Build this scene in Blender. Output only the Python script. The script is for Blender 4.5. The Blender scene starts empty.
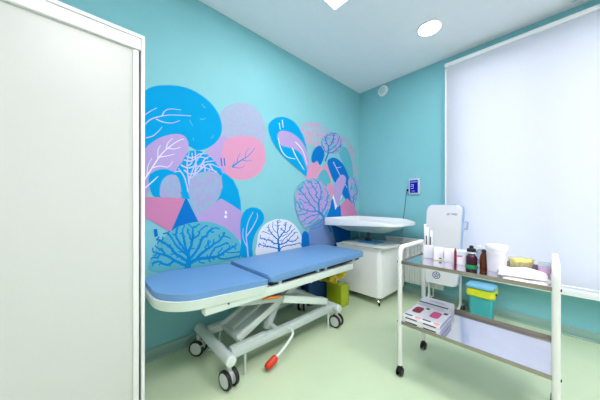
import bpy, bmesh, math, random
from mathutils import Vector, Matrix
from mathutils.geometry import tessellate_polygon
random.seed(7)
PI = math.pi
SC = bpy.context.scene
COL = SC.collection

# ------------------------------------------------------------ materials
def lin(c):
    return tuple(((v/255)/12.92 if v/255 <= .04045 else ((v/255+.055)/1.055)**2.4) for v in c)

def mat(name, c, rough=.5, metal=0., trans=0., coat=0., noise=0., nscale=8., c2=None, spec=.5, ior=1.45, sss=0, bump=0., bscale=60, alpha=1.):
    m = bpy.data.materials.new(name); m.use_nodes = True
    nt = m.node_tree; b = nt.nodes['Principled BSDF']
    col = (*lin(c), 1)
    b.inputs['Base Color'].default_value = col
    b.inputs['Roughness'].default_value = rough
    b.inputs['Metallic'].default_value = metal
    b.inputs['Transmission Weight'].default_value = trans
    b.inputs['Coat Weight'].default_value = coat
    b.inputs['Specular IOR Level'].default_value = spec
    b.inputs['IOR'].default_value = ior
    b.inputs['Alpha'].default_value = alpha
    if noise or c2:
        tc = nt.nodes.new('ShaderNodeTexCoord'); n = nt.nodes.new('ShaderNodeTexNoise')
        n.inputs['Scale'].default_value = nscale; n.inputs['Detail'].default_value = 4
        nt.links.new(tc.outputs['Object'], n.inputs['Vector'])
        r = nt.nodes.new('ShaderNodeValToRGB')
        if c2:
            r.color_ramp.elements[0].position = .44; r.color_ramp.elements[1].position = .54
            r.color_ramp.elements[0].color = col; r.color_ramp.elements[1].color = (*lin(c2), 1)
        else:
            r.color_ramp.elements[0].position = .3; r.color_ramp.elements[1].position = .7
            r.color_ramp.elements[0].color = tuple(max(0, v*(1-noise)) for v in col[:3])+(1,)
            r.color_ramp.elements[1].color = tuple(min(1, v*(1+noise)) for v in col[:3])+(1,)
        nt.links.new(n.outputs['Fac'], r.inputs['Fac']); nt.links.new(r.outputs['Color'], b.inputs['Base Color'])
    if bump:
        tc = nt.nodes.new('ShaderNodeTexCoord'); n = nt.nodes.new('ShaderNodeTexNoise'); n.inputs['Scale'].default_value = bscale
        bp = nt.nodes.new('ShaderNodeBump'); bp.inputs['Strength'].default_value = bump; bp.inputs['Distance'].default_value = .002
        nt.links.new(tc.outputs['Object'], n.inputs['Vector']); nt.links.new(n.outputs['Fac'], bp.inputs['Height']); nt.links.new(bp.outputs['Normal'], b.inputs['Normal'])
    return m

def emit(name, c, s):
    m = bpy.data.materials.new(name); m.use_nodes = True; nt = m.node_tree
    nt.nodes.remove(nt.nodes['Principled BSDF']); e = nt.nodes.new('ShaderNodeEmission')
    e.inputs['Color'].default_value = (*lin(c), 1); e.inputs['Strength'].default_value = s
    nt.links.new(e.outputs[0], nt.nodes['Material Output'].inputs['Surface']); return m

M = {}
M['wall'] = mat('teal wall paint', (130, 196, 203), .55, noise=.02, nscale=3, spec=.3, bump=.05)
M['wallfar'] = mat('pale wall paint rear', (232, 230, 232), .6, noise=.02, nscale=3, spec=.3)
M['ceil'] = mat('ceiling paint', (244, 246, 250), .7, spec=.2, noise=.01)
M['floor'] = mat('green vinyl floor', (200, 219, 183), .3, noise=.03, nscale=2.5, spec=.5)
M['base'] = mat('grey green skirting', (140, 176, 166), .5)
M['joint'] = mat('skirting lip', (205, 228, 214), .5)
M['white'] = mat('white lacquer', (240, 243, 242), .3)
M['wframe'] = mat('white enamelled tube', (238, 240, 234), .3)
M['door'] = mat('gloss white panel', (214, 217, 212), .32, spec=.4, noise=.006)
M['alu'] = mat('white aluminium profile', (244, 246, 245), .3)
M['shadowgap'] = mat('grey channel', (140, 150, 148), .5)
M['blue'] = mat('blue upholstery', (108, 154, 200), .42, noise=.02, nscale=3, bump=.05, bscale=300)
M['cream'] = mat('cream plastic shell', (218, 232, 222), .35)
M['greyframe'] = mat('grey enamelled steel', (196, 210, 206), .35)
M['greyplastic'] = mat('grey plastic', (200, 208, 204), .4)
M['black'] = mat('black rubber', (24, 26, 30), .5)
M['dark'] = mat('dark grey metal', (70, 78, 82), .4, metal=.3)
M['chrome'] = mat('chrome', (210, 214, 216), .15, metal=1)
M['steel'] = mat('stainless sheet', (222, 222, 230), .12, metal=1, noise=.03, nscale=12)
M['steelrim'] = mat('brushed steel rim', (168, 160, 148), .3, metal=1)
M['red'] = mat('red rubber', (226, 44, 22), .35, c2=(190, 60, 20), nscale=30)
M['orange'] = mat('orange plastic', (235, 130, 40), .4)
M['teal'] = mat('teal plastic', (66, 178, 182), .4)
M['lid'] = mat('light blue plastic lid', (120, 190, 222), .35)
M['bag'] = mat('yellow bin liner', (232, 232, 40), .35, c2=(205, 222, 60), nscale=20)
M['yellow'] = mat('yellow sack', (240, 215, 30), .4, c2=(214, 190, 20), nscale=16)
M['greenclear'] = mat('translucent green plastic', (205, 228, 50), .2, trans=.4)
M['navy'] = mat('dark blue plastic', (20, 80, 140), .5)
M['sheet'] = mat('white wrapped pack', (245, 243, 242), .5, bump=.3, bscale=30)
M['uvside'] = mat('pale blue plastic side', (150, 190, 235), .35)
M['uvface'] = mat('white appliance plastic', (226, 228, 234), .3)
M['logo'] = mat('blue print', (50, 80, 150), .4)
M['cupshade'] = mat('painted cup shade', (130, 140, 150), .5)
M['screen'] = emit('lit blue display', (24, 30, 150), 1.0)
M['screentext'] = emit('lit display marks', (170, 190, 240), 1.0)
M['padblue'] = mat('blue drip mat', (90, 175, 225), .4)
M['clear'] = mat('clear plastic', (225, 235, 240), .1, trans=.8)
M['brown'] = mat('amber glass', (120, 60, 25), .12, trans=.35)
M['darkbottle'] = mat('dark burgundy bottle', (60, 14, 38), .15)
M['green'] = mat('green plastic', (20, 160, 90), .4)
M['redprint'] = mat('dark red print', (150, 20, 50), .4)
M['magenta'] = mat('magenta print', (220, 60, 130), .4)
M['pinkprint'] = mat('pale pink print', (240, 170, 180), .4)
M['darkprint'] = mat('dark print', (60, 50, 70), .5)
M['carton'] = mat('white carton', (238, 236, 242), .45)
M['cartonside'] = mat('blue grey carton', (176, 186, 220), .45)
M['bowl'] = mat('translucent yellow bowl', (252, 248, 205), .15, trans=.7)
M['bowlin'] = mat('yellow gauze', (248, 232, 90), .5)
M['pinktray'] = mat('pink plastic tray', (225, 180, 222), .35)
M['led'] = emit('led diffuser', (250, 245, 250), 30.)
M['leddim'] = emit('led diffuser dimmed', (250, 245, 250), 17.)
M['ledrim'] = mat('white light rim', (235, 236, 238), .4)
M['trayshade'] = mat('white plastic with painted shade', (166, 188, 194), .4)  # greyer than the tray: shade below the rim put into the colour
M['radiator'] = mat('white radiator enamel', (232, 238, 236), .35)
M['glass'] = mat('window glass', (240, 250, 255), .02, trans=1.)
M['grille'] = mat('pale grille plastic', (196, 222, 226), .4)

# translucent blind
def blindmat():
    m = bpy.data.materials.new('white blind fabric'); m.use_nodes = True; nt = m.node_tree
    nt.nodes.remove(nt.nodes['Principled BSDF'])
    t = nt.nodes.new('ShaderNodeBsdfTranslucent'); d = nt.nodes.new('ShaderNodeBsdfDiffuse'); mx = nt.nodes.new('ShaderNodeMixShader')
    t.inputs[0].default_value = (.86, .87, .92, 1); d.inputs[0].default_value = (.86, .87, .9, 1); mx.inputs[0].default_value = .6
    nt.links.new(d.outputs[0], mx.inputs[1]); nt.links.new(t.outputs[0], mx.inputs[2]); nt.links.new(mx.outputs[0], nt.nodes['Material Output'].inputs['Surface'])
    return m
M['blind'] = blindmat()

# ------------------------------------------------------------ object helpers
BASE = {}
def thing(name, label, cat, loc, group=None):
    o = bpy.data.objects.new(name, None); COL.objects.link(o); o.location = loc; o.empty_display_size = .05
    o['label'] = label; o['category'] = cat
    if group: o['group'] = group
    BASE[o.name] = Vector(loc); return o

def obj(name, bm, m, parent=None, label=None, smooth=True, loc=None):
    """bm is in room coordinates"""
    me = bpy.data.meshes.new(name)
    base = Vector((0, 0, 0))
    if parent is not None: base = BASE[parent.name]
    elif loc is not None: base = Vector(loc)
    bmesh.ops.translate(bm, verts=bm.verts[:], vec=-base)
    bmesh.ops.recalc_face_normals(bm, faces=bm.faces[:])
    bm.to_mesh(me); bm.free()
    for mm in (m if isinstance(m, (list, tuple)) else [m]): me.materials.append(M[mm] if isinstance(mm, str) else mm)
    if smooth:
        for p in me.polygons: p.use_smooth = True
        me.set_sharp_from_angle(angle=math.radians(38))
    o = bpy.data.objects.new(name, me); COL.objects.link(o)
    if parent is not None: o.parent = parent
    else: o.location = base
    BASE[o.name] = base
    if label: o['label'] = label
    return o

def tag(o, label, cat, group=None):
    o['label'] = label; o['category'] = cat
    if group: o['group'] = group
    return o

def struct(name, bm, m, parent=None, smooth=False):
    o = obj(name, bm, m, parent, smooth=smooth)
    o['kind'] = 'structure'
    return o

def B(): return bmesh.new()

def box(bm, x0, x1, y0, y1, z0, z1, bev=0., seg=2, mi=0, xf=None):
    vs = [bm.verts.new((x, y, z)) for x in (x0, x1) for y in (y0, y1) for z in (z0, z1)]
    F = [(0,1,3,2),(4,6,7,5),(0,4,5,1),(2,3,7,6),(0,2,6,4),(1,5,7,3)]
    fs = [bm.faces.new([vs[i] for i in f]) for f in F]
    if bev:
        es = list({e for f in fs for e in f.edges})
        r = bmesh.ops.bevel(bm, geom=es, offset=bev, segments=seg, affect='EDGES', profile=.5)
        fs = [f for f in r['faces']] + [f for f in fs if f.is_valid]
        vs = list({v for f in fs for v in f.verts})
    for f in fs: f.material_index = mi
    if xf is not None:
        for v in vs: v.co = xf(v.co)
    return bm

def prism(bm, pts, z0, z1, bev=0., seg=3, mi=0, xf=None, taper=None):
    n = len(pts)
    cx = sum(p[0] for p in pts)/n; cy = sum(p[1] for p in pts)/n
    t = taper if taper else 1
    lo = [bm.verts.new((cx+(p[0]-cx)*t, cy+(p[1]-cy)*t, z0)) for p in pts]; hi = [bm.verts.new((p[0], p[1], z1)) for p in pts]
    fb = bm.faces.new(lo[::-1]); ft = bm.faces.new(hi)
    fs = [fb, ft]+[bm.faces.new((lo[i], lo[(i+1) % n], hi[(i+1) % n], hi[i])) for i in range(n)]
    if bev:
        es = list(fb.edges)+list(ft.edges)
        r = bmesh.ops.bevel(bm, geom=es, offset=bev, segments=seg, affect='EDGES', profile=.5)
        fs = list(r['faces'])+[f for f in fs if f.is_valid]
    for f in fs: f.material_index = mi
    if xf is not None:
        for v in {v for f in fs for v in f.verts}: v.co = xf(v.co)
    return bm

def rrect(x0, x1, y0, y1, r, n=6, rs=None):
    rs = rs or (r, r, r, r)   # corners: x1y1, x0y1, x0y0, x1y0
    P = []
    for (cx, cy, a0, rr) in ((x1, y1, 0, rs[0]), (x0, y1, 90, rs[1]), (x0, y0, 180, rs[2]), (x1, y0, 270, rs[3])):
        sx = -1 if cx == x1 else 1; sy = -1 if cy == y1 else 1
        for k in range(n+1):
            a = math.radians(a0+90*k/n)
            P.append((cx+sx*rr+rr*math.cos(a), cy+sy*rr+rr*math.sin(a)))
    return P

def lathe(bm, prof, c=(0, 0, 0), n=24, axis='Z', mi=0, sx=1, sy=1, xf=None):
    rings = []
    for (r, z) in prof:
        ring = []
        for k in range(n):
            a = 2*PI*k/n; u, v = r*math.cos(a)*sx, r*math.sin(a)*sy
            p = {'Z': (u, v, z), 'X': (z, u, v), 'Y': (u, z, v)}[axis]
            ring.append(bm.verts.new(Vector(p)+Vector(c)))
        rings.append(ring)
    fs = []
    for a, b in zip(rings, rings[1:]):
        for k in range(n):
            fs.append(bm.faces.new((a[k], a[(k+1) % n], b[(k+1) % n], b[k])))
    fs.append(bm.faces.new(rings[0][::-1])); fs.append(bm.faces.new(rings[-1]))
    for f in fs: f.material_index = mi
    if xf is not None:
        for r in rings:
            for v in r: v.co = xf(v.co)
    return bm

def smoothpath(pts, n=6):
    P = [Vector(p) for p in pts]
    if len(P) < 3: return P
    out = []
    for i in range(len(P)-1):
        p0 = P[max(i-1, 0)]; p1 = P[i]; p2 = P[i+1]; p3 = P[min(i+2, len(P)-1)]
        for k in range(n):
            t = k/n
            out.append(.5*((2*p1)+(-p0+p2)*t+(2*p0-5*p1+4*p2-p3)*t*t+(-p0+3*p1-3*p2+p3)*t**3))
    out.append(P[-1]); return out

def rounded(pts, r, n=5):
    """polyline with filleted corners"""
    P = [Vector(p) for p in pts]; out = [P[0]]
    for i in range(1, len(P)-1):
        a, b, c = P[i-1], P[i], P[i+1]
        d1 = (a-b).normalized(); d2 = (c-b).normalized()
        rr = min(r, (a-b).length*.49, (c-b).length*.49)
        s, e = b+d1*rr, b+d2*rr
        for k in range(n+1):
            t = k/n; out.append((1-t)**2*s+2*t*(1-t)*b+t*t*e)
    out.append(P[-1]); return out

def tube(bm, pts, r, n=10, mi=0, cap=True):
    P = [Vector(p) for p in pts]; rings = []
    up = None
    for i, p in enumerate(P):
        d = (P[min(i+1, len(P)-1)]-P[max(i-1, 0)]).normalized()
        if up is None: up = Vector((0, 0, 1)) if abs(d.z) < .9 else Vector((1, 0, 0))
        s = d.cross(up).normalized(); up = s.cross(d).normalized()
        rr = r[i] if isinstance(r, (list, tuple)) else r
        rings.append([bm.verts.new(p+(s*math.cos(2*PI*k/n)+up*math.sin(2*PI*k/n))*rr) for k in range(n)])
    for a, b in zip(rings, rings[1:]):
        for k in range(n):
            f = bm.faces.new((a[k], a[(k+1) % n], b[(k+1) % n], b[k])); f.material_index = mi
    if cap:
        bm.faces.new(rings[0][::-1]).material_index = mi; bm.faces.new(rings[-1]).material_index = mi
    return bm

def beam(bm, a, b, w, h, bev=.004):
    """box beam from a to b lying in a plane of constant x: w across x, h thick"""
    a, b = Vector(a), Vector(b); d = (b-a); L = d.length; d.normalize()
    s = Vector((1, 0, 0)); u = s.cross(d).normalized()
    def xf(co): return a+s*co.x+d*co.y+u*co.z
    return box(bm, -w/2, w/2, 0, L, -h/2, h/2, bev, 2, xf=xf)

def text(name, body, size, m, parent, mtx):
    cu = bpy.data.curves.new(name, 'FONT'); cu.body = body; cu.size = size; cu.align_x = 'CENTER'; cu.align_y = 'CENTER'; cu.extrude = .0004
    t = bpy.data.objects.new(name, cu); COL.objects.link(t)
    dg = bpy.context.evaluated_depsgraph_get(); me = bpy.data.meshes.new_from_object(t.evaluated_get(dg))
    bpy.data.objects.remove(t)
    base = BASE[parent.name]
    me.transform(Matrix.Translation(-base) @ mtx); me.materials.clear(); me.materials.append(M[m])
    o = bpy.data.objects.new(name, me); COL.objects.link(o); o.parent = parent; BASE[o.name] = base
    return o

# ------------------------------------------------------------ camera (room axes: x along the window wall, y along the mural wall)
CAM = (1.971, -3.061, 1.12); FPX = 234.
cd = bpy.data.cameras.new('camera'); cam = bpy.data.objects.new('camera', cd); COL.objects.link(cam)
cam.location = CAM; cam.rotation_euler = (PI/2, 0, math.atan2(.7317, .681)); cd.sensor_width = 36; cd.lens = FPX/600*36
cd.shift_y = 5/600; cd.clip_start = .02; SC.camera = cam

# ------------------------------------------------------------ room shell
XR, YF, ZC = 3.7, -4.7, 2.8
struct('floor', box(B(), -.2, XR+.2, YF-.2, .2, -.1, 0), 'floor')
struct('ceiling', box(B(), -.2, XR+.2, YF-.2, .2, ZC, ZC+.1), 'ceil')
struct('wall_left', box(B(), -.15, 0, YF-.15, .15, 0, ZC), 'wall')
WX0, WX1, WZ0, WZ1 = 1.22, 3.35, .42, 2.62
b = B()
box(b, 0, WX0, 0, .15, 0, ZC); box(b, WX1, XR+.15, 0, .15, 0, ZC); box(b, WX0, WX1, 0, .15, 0, WZ0); box(b, WX0, WX1, 0, .15, WZ1, ZC)
struct('wall_back', b, 'wall')
struct('wall_right', box(B(), XR, XR+.15, YF, 0, 0, ZC), 'wallfar')
struct('wall_front', box(B(), 0, XR+.15, YF-.15, YF, 0, ZC), 'wallfar')
def skirt(name, x0, x1, y0, y1, dx, dy):
    b = B(); box(b, x0, x1, y0, y1, .012, .085, .003)
    box(b, x0+min(dx, 0)*.006, x1+max(dx, 0)*.006, y0+min(dy, 0)*.006, y1+max(dy, 0)*.006, 0, .013, .002, mi=1)
    return struct(name, b, ['base', 'joint'], smooth=True)
skirt('baseboard_left', 0, .014, -2.83, 0, 1, 0)
skirt('baseboard_back', .02, XR, -.014, 0, 0, -1)
# window: frame, mullions and glass behind the blind, sill below
win = B()
for (x0, x1, z0, z1) in ((WX0, WX1, WZ0, WZ0+.06), (WX0, WX1, WZ1-.06, WZ1), (WX0, WX0+.06, WZ0+.06, WZ1-.06), (WX1-.06, WX1, WZ0+.06, WZ1-.06)):
    box(win, x0, x1, .07, .13, z0, z1, .004)
w1 = struct('window_1', win, 'white', smooth=True)
box(b := B(), WX0+.06, WX1-.06, .098, .104, WZ0+.06, WZ1-.06); struct('window_glass', b, 'glass', w1)
b = B()
for xm in (1.93, 2.64): box(b, xm-.03, xm+.03, .075, .125, WZ0+.06, WZ1-.06, .004)
struct('window_mullion', b, 'white', w1)
struct('trim_1', prism(B(), rrect(1.19, 3.42, -.13, -.0005, .01), .375, .415, .006), 'white', smooth=True)

bl = thing('roller_blind', 'large white roller blind drawn down over the whole window', 'blind', (2.3, -.05, 2.63))
obj('blind_fabric', box(B(), 1.165, 3.45, -.0585, -.0575, .43, 2.669), 'blind', bl)
b = B(); box(b, 1.15, 3.47, -.075, -.0, 2.668, 2.71, .008); obj('headrail', b, 'white', bl)
b = B(); tube(b, [(1.165, -.058, .432), (3.45, -.058, .432)], .008); obj('bottom_bar', b, 'white', bl)
b = B(); box(b, 1.152, 1.166, -.066, -.04, .43, 2.652, .003); obj('side_guide', b, 'white', bl)
b = B(); box(b, 3.45, 3.464, -.066, -.04, .43, 2.652, .003); obj('side_guide', b, 'white', bl)

# ------------------------------------------------------------ mural
U_, R_ = (.732, .681), (.6816, -.7317)
def W(px, py):
    """point of the mural wall seen at this place of the photograph -> (y, z)"""
    k = (px-300)/FPX; Y = -CAM[0]/(k*R_[0]+R_[1])
    return (CAM[1]+k*Y*U_[0]+Y*U_[1], CAM[2]+(205-py)/FPX*Y)
MUR = B(); MMATS = []; LAY = [0]
def mcol(key, c, c2=None, ns=10):
    M[key] = mat('mural '+key, c, .7, c2=c2, nscale=ns, spec=.1); MMATS.append(key); return key
mcol('mblue', (0, 156, 212)); mcol('mblue2', (10, 114, 194)); mcol('mlilac', (176, 156, 206)); mcol('mpink', (212, 150, 182))
mcol('mrose', (200, 130, 170)); mcol('mwhite', (225, 230, 238)); mcol('mvein', (190, 186, 222)); mcol('mteal', (92, 176, 192))
mcol('mottle', (146, 176, 200), (160, 162, 202), 26); mcol('mpale', (152, 184, 202), (172, 168, 202), 34); mcol('mgrey', (114, 144, 196))
mcol('mpalepink', (204, 156, 188), (140, 190, 200), 20); mcol('mmid', (12, 138, 202)); mcol('mtealilac', (112, 178, 194), (172, 162, 206), 12)

def shape(key, pts, smooth=True, clip=True):
    LAY[0] += 1; x = .0012+LAY[0]*.00004
    P = [Vector((p[0], p[1])) for p in pts]
    if smooth:
        n = len(P); Q = []
        for i in range(n):
            p0, p1, p2, p3 = P[i-1], P[i], P[(i+1) % n], P[(i+2) % n]
            for k in range(6):
                t = k/6; Q.append(.5*((2*p1)+(-p0+p2)*t+(2*p0-5*p1+4*p2-p3)*t*t+(-p0+3*p1-3*p2+p3)*t**3))
        P = Q
    vs = []
    for p in P:
        y, z = W(p.x, p.y); vs.append(MUR.verts.new((x, min(y, -.002), z)))
    for t in tessellate_polygon([[v.co for v in vs]]):
        try: f = MUR.faces.new([vs[i] for i in t]); f.material_index = MMATS.index(key)
        except ValueError: pass

def ell(key, cx, cy, rx, ry, rot=0, n=20):
    c, s = math.cos(rot), math.sin(rot)
    shape(key, [(cx+rx*math.cos(2*PI*k/n)*c-ry*math.sin(2*PI*k/n)*s, cy+rx*math.cos(2*PI*k/n)*s+ry*math.sin(2*PI*k/n)*c) for k in range(n)], True)

def stroke(key, pts, w0, w1=None, smooth=True, newlayer=True, dx=0.):
    if newlayer: LAY[0] += 1
    x = .0012+LAY[0]*.00004+dx
    w1 = w0 if w1 is None else w1
    P = [Vector((p[0], p[1], 0)) for p in pts]
    if smooth: P = smoothpath(P, 5)
    L = []; Rr = []
    for i, p in enumerate(P):
        d = (P[min(i+1, len(P)-1)]-P[max(i-1, 0)]).normalized(); nrm = Vector((-d.y, d.x, 0))
        w = (w0+(w1-w0)*i/(len(P)-1))/2
        a = p+nrm*w; c = p-nrm*w
        L.append(MUR.verts.new((x, *W(a.x, a.y)))); Rr.append(MUR.verts.new((x, *W(c.x, c.y))))
    for i in range(len(P)-1):
        f = MUR.faces.new((L[i], L[i+1], Rr[i+1], Rr[i])); f.material_index = MMATS.index(key)

def tree(key, inside, bounds, trunk, n=140, step=2.0, kill=2.6, wmin=.7, wk=.42, seed=1, infl=40):
    rnd = random.Random(seed); A = []
    while len(A) < n:
        p = Vector((rnd.uniform(bounds[0], bounds[2]), rnd.uniform(bounds[1], bounds[3])))
        if inside(p.x, p.y): A.append(p)
    N = [Vector(t) for t in trunk]; par = [-1]+list(range(len(trunk)-1))
    for it in range(90):
        pull = {}
        for a in A:
            best, bd = -1, infl
            for i, q in enumerate(N):
                d = (a-q).length
                if d < bd: bd, best = d, i
            if best >= 0: pull.setdefault(best, []).append(a)
        if not pull: break
        new = []
        for i, L in pull.items():
            d = Vector((0, 0))
            for a in L: d += (a-N[i]).normalized()
            if d.length < .05: continue
            q = N[i]+(d.normalized()+Vector((rnd.uniform(-.15, .15), rnd.uniform(-.15, .15))))*step
            if min((q-r).length for r in N) < .35: continue
            new.append((q, i))
        if not new: break
        for q, i in new: N.append(q); par.append(i)
        A = [a for a in A if min((a-q).length for q in N) > kill]
        if not A: break
    cnt = [0]*len(N)
    kids = [0]*len(N)
    for i in range(1, len(N)): kids[par[i]] += 1
    for i in range(len(N)-1, 0, -1):
        if kids[i] == 0: cnt[i] = 1
        cnt[par[i]] += cnt[i]
    LAY[0] += 1
    for i in range(1, len(N)):
        a, c = N[par[i]], N[i]; d = (c-a)
        if d.length < .01: continue
        e = d.normalized()*.25; w = wmin+wk*math.sqrt(max(cnt[i]-1, 0)); wp = min(wmin+wk*math.sqrt(max(cnt[par[i]]-1, 0)), w*1.35)
        stroke(key, [a-e, c+e], wp, w, False, False, (i % 19)*.000023)
    LAY[0] += 11

# pale patches behind
shape('mpale', [(222, 112), (230, 105), (243, 103), (255, 108), (263, 120), (265, 135), (262, 150), (240, 150), (225, 140), (218, 128)])
shape('mlilac', [(212, 146), (222, 136), (232, 142), (238, 160), (236, 176), (224, 174), (212, 164), (206, 152)])
shape('mpink', [(225, 141), (234, 137), (246, 136), (257, 139), (264, 147), (266, 158), (263, 168), (256, 176), (245, 180), (234, 179), (228, 176), (223, 165), (222, 152)])
stroke('mmid', [(232, 167), (240, 161), (248, 156), (255, 148)], 1.8, .5)
stroke('mmid', [(237, 163), (238, 157), (241, 153)], .9, .4); stroke('mmid', [(242, 160), (247, 161), (252, 160)], .9, .4); stroke('mmid', [(245, 157), (246, 152), (249, 148)], .9, .4); stroke('mmid', [(232, 167), (235, 161)], .9, .4)
stroke('mmid', [(232, 167), (240, 168), (245, 166)], .9, .4)
stroke('mblue2', [(221, 158), (222, 166)], 1.2); stroke('mblue2', [(224, 158), (225, 166)], 1.2)
# big blue cloud and lilac leaf
shape('mblue', [(134, 102), (145, 91), (154, 86.5), (166, 85.3), (180, 86.3), (192, 90), (203, 96.5), (212, 104.5), (219, 115), (222, 127), (220, 137), (213, 145), (204, 149.5), (196, 150), (188, 147), (180, 160), (160, 170), (140, 180), (130, 150)])
stroke('mvein', [(143, 127), (150, 120), (160, 116.5), (172, 115), (191, 116)], 1.3, .5)
stroke('mvein', [(162, 116), (165, 111), (171, 109), (181, 110)], 1.2, .4); stroke('mvein', [(156, 119), (163, 122), (172, 123), (180, 120.5)], 1.1, .4)
stroke('mvein', [(145, 115), (151, 111), (157, 108)], 1.1, .4); stroke('mvein', [(146, 138), (153, 136), (159, 131), (162, 127)], 1.1, .4)
for s in ([(202, 104), (204, 107), (206, 108)], [(200, 119), (203, 119.5), (206, 118)], [(190, 120), (191, 123), (193, 126)], [(211, 138), (213, 137), (213.5, 135)], [(193, 138), (194, 141)]):
    stroke('mteal', s, .9, .5)
shape('mlilac', [(136, 165), (145, 149), (155, 140.5), (165, 136), (176, 134), (184, 136), (188, 142), (188, 151), (183, 162), (178, 170), (168, 176), (150, 190), (146, 198), (136, 200)])
stroke('mwhite', [(143, 182), (152, 168), (160, 156), (168, 148), (178, 141), (184, 139)], 1.4, .5)
for s in ([(158, 158), (158, 150), (161, 145)], [(166, 149), (168, 143), (173, 138)], [(152, 168), (160, 166), (168, 167), (173, 161)], [(160, 157), (167, 156), (175, 154)], [(168, 148), (174, 149), (181, 147)], [(147, 175), (148, 166), (152, 158)]):
    stroke('mwhite', s, 1., .4)
# blue moon with mottled disk
shape('mblue', [(149, 184), (149, 176), (155, 171), (164, 169), (172, 171), (180, 176), (188, 188), (190, 198), (184, 198), (170, 197.5), (156, 197.5), (151, 192)])
# net of branches
shape('mblue', [(176, 172), (182, 162), (187, 153), (193, 150.5), (200, 151), (208, 155), (216, 163), (222, 173), (214, 180), (200, 190), (190, 197), (182, 190)])
for q in ([(189, 198), (187, 186), (184, 176), (178, 168)], [(189, 196), (186, 182), (181, 172), (174, 172)], [(190, 196), (191, 184), (195, 172), (203, 163), (214, 161)], [(190, 190), (188, 176), (187, 164), (189, 152)],
          [(189, 182), (192, 172), (197, 160), (204, 152)], [(195, 172), (196, 163), (195, 150)], [(192, 178), (200, 170), (209, 164), (220, 168)], [(200, 170), (204, 160), (210, 156)], [(181, 165), (188, 168), (196, 166), (206, 168), (217, 172)],
          [(184, 160), (191, 161), (199, 157), (208, 159)], [(188, 176), (194, 178), (202, 175), (210, 170)], [(184, 170), (190, 174), (198, 172)], [(186, 156), (192, 158), (200, 154), (206, 154)], [(209, 164), (213, 170), (219, 175)], [(192, 184), (198, 181), (206, 176)], [(188, 166), (192, 162), (192, 153)], [(203, 163), (205, 170), (203, 176)]):
    stroke('mvein', q, 1.6, .8)
shape('mottle', [(160, 190), (162, 181), (168, 175.5), (175, 175), (179, 180), (181, 190), (180, 197.5), (162, 197.5)])
# lilac hill, crescent, second mottled disk
shape('mlilac', [(197, 200), (205, 204), (216, 201), (221, 198.5), (232, 205), (242, 212), (245, 225), (242, 240), (225, 240), (205, 236), (190, 226)], False)
shape('mottle', [(188.5, 192), (190, 182), (196, 174.5), (206, 171.5), (215, 172.5), (221.5, 178), (222.5, 187), (219, 196), (213, 204), (204, 212), (197, 216), (192, 206)])
shape('mblue', [(221, 172.5), (227, 174.5), (233, 180), (238, 190), (240.5, 201), (241, 211), (232, 205), (221, 198.5), (215.5, 202), (219.5, 196), (222.5, 187)], False)
stroke('mwhite', [(225.5, 211), (226, 214)], 2.0, 2.0, False); stroke('mwhite', [(225, 215.5), (226, 218)], 2.6, 2.6, False)
# rose roof, blue triangle
shape('mrose', [(134, 198), (147, 197), (185, 198), (171, 232), (160, 226), (145, 217.5), (134, 214)], False)
shape('mblue2', [(186, 197), (199, 223), (190, 226), (169, 236), (175, 222)], False)
shape('mblue', [(180, 192), (188, 192), (190, 199), (183, 199)], False)
stroke('mwhite', [(145, 188), (152, 182), (158, 176.5)], 1.3, .6)
stroke('mblue2', [(154, 233), (157.5, 232.5)], 7.5, 7.5, False); 
# fan tree
def fan(x, y):
    if y > 268 or x < 150 or x > 244: return False
    dx, dy = (x-196)/48, (y-262)/40
    return dx*dx+dy*dy < 1 and y < 270-.0*x-(x-150)*.12
shape('mteal', [(149, 270), (153, 254), (160, 242), (170, 232), (180, 226), (195, 222), (210, 222), (222, 226), (232, 233), (240, 243), (245, 257), (225, 262), (200, 268), (170, 272)])
tree('mmid', fan, (148, 220, 246, 272), [(188, 272), (188, 267), (188.5, 262)], 560, 1.6, 2.0, 1.35, .46, 5, 9)
stroke('mmid', [(187, 274), (188, 268), (188.5, 262)], 8.5, 4.)
# lollipop leaf tree
shape('mblue', [(240, 256), (241, 243), (240, 230), (240.5, 220), (244, 211.5), (251, 207.5), (259, 209), (263.5, 215), (263, 222), (258, 229), (254, 237), (252, 247), (252, 257)])
stroke('mvein', [(248, 257), (247, 246), (246, 234), (248, 222), (253, 212)], 1.3, .5); stroke('mvein', [(246.5, 236), (252, 228), (257, 218), (257, 213)], 1.1, .5); stroke('mvein', [(247, 247), (243, 238), (243, 228)], 1., .4)
# white dome tree
shape('mwhite', [(257, 256), (257, 242), (259, 232), (265, 224), (273, 220), (280, 219), (289, 221), (296, 227), (301, 236), (302, 246), (302, 252), (280, 256)])
tree('mblue2', lambda x, y: ((x-279.5)/22)**2+((y-246)/26)**2 < 1 and y < 250-(x-258)*.08, (257, 219, 302, 252), [(279, 256), (279, 250), (278.5, 244)], 330, 1.1, 1.4, .6, .2, 9, 7)
stroke('mblue2', [(279, 256), (278.5, 244)], 2.8, 2.)
# big central leaf
shape('mpalepink', [(299, 126), (306, 122.5), (315, 123), (323, 126), (329, 131), (326, 140), (319, 146), (310, 148), (302, 138)])
shape('mblue', [(268, 127), (273, 119.5), (281, 117), (288, 118.5), (295, 123), (301, 132), (305, 143), (308, 160), (307, 176), (301, 172), (292, 164.5), (281, 154), (272, 141)])
shape('mlilac', [(277, 137), (279, 132), (284, 131), (292, 133.5), (300, 140), (306, 150), (309, 162), (308, 173), (305, 164), (302, 156), (296, 150), (288, 147.5), (281, 145)])
stroke('mwhite', [(278, 138), (281, 150), (287, 157), (295, 159)], .9, .5); stroke('mwhite', [(292, 148), (296, 157), (304, 170)], 1.0, .5); stroke('mwhite', [(282, 120), (283, 128)], .9, .4); stroke('mwhite', [(279, 123), (280, 130)], .8, .4)
stroke('mwhite', [(295, 142), (302, 150), (307, 165)], .9, .5)
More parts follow.
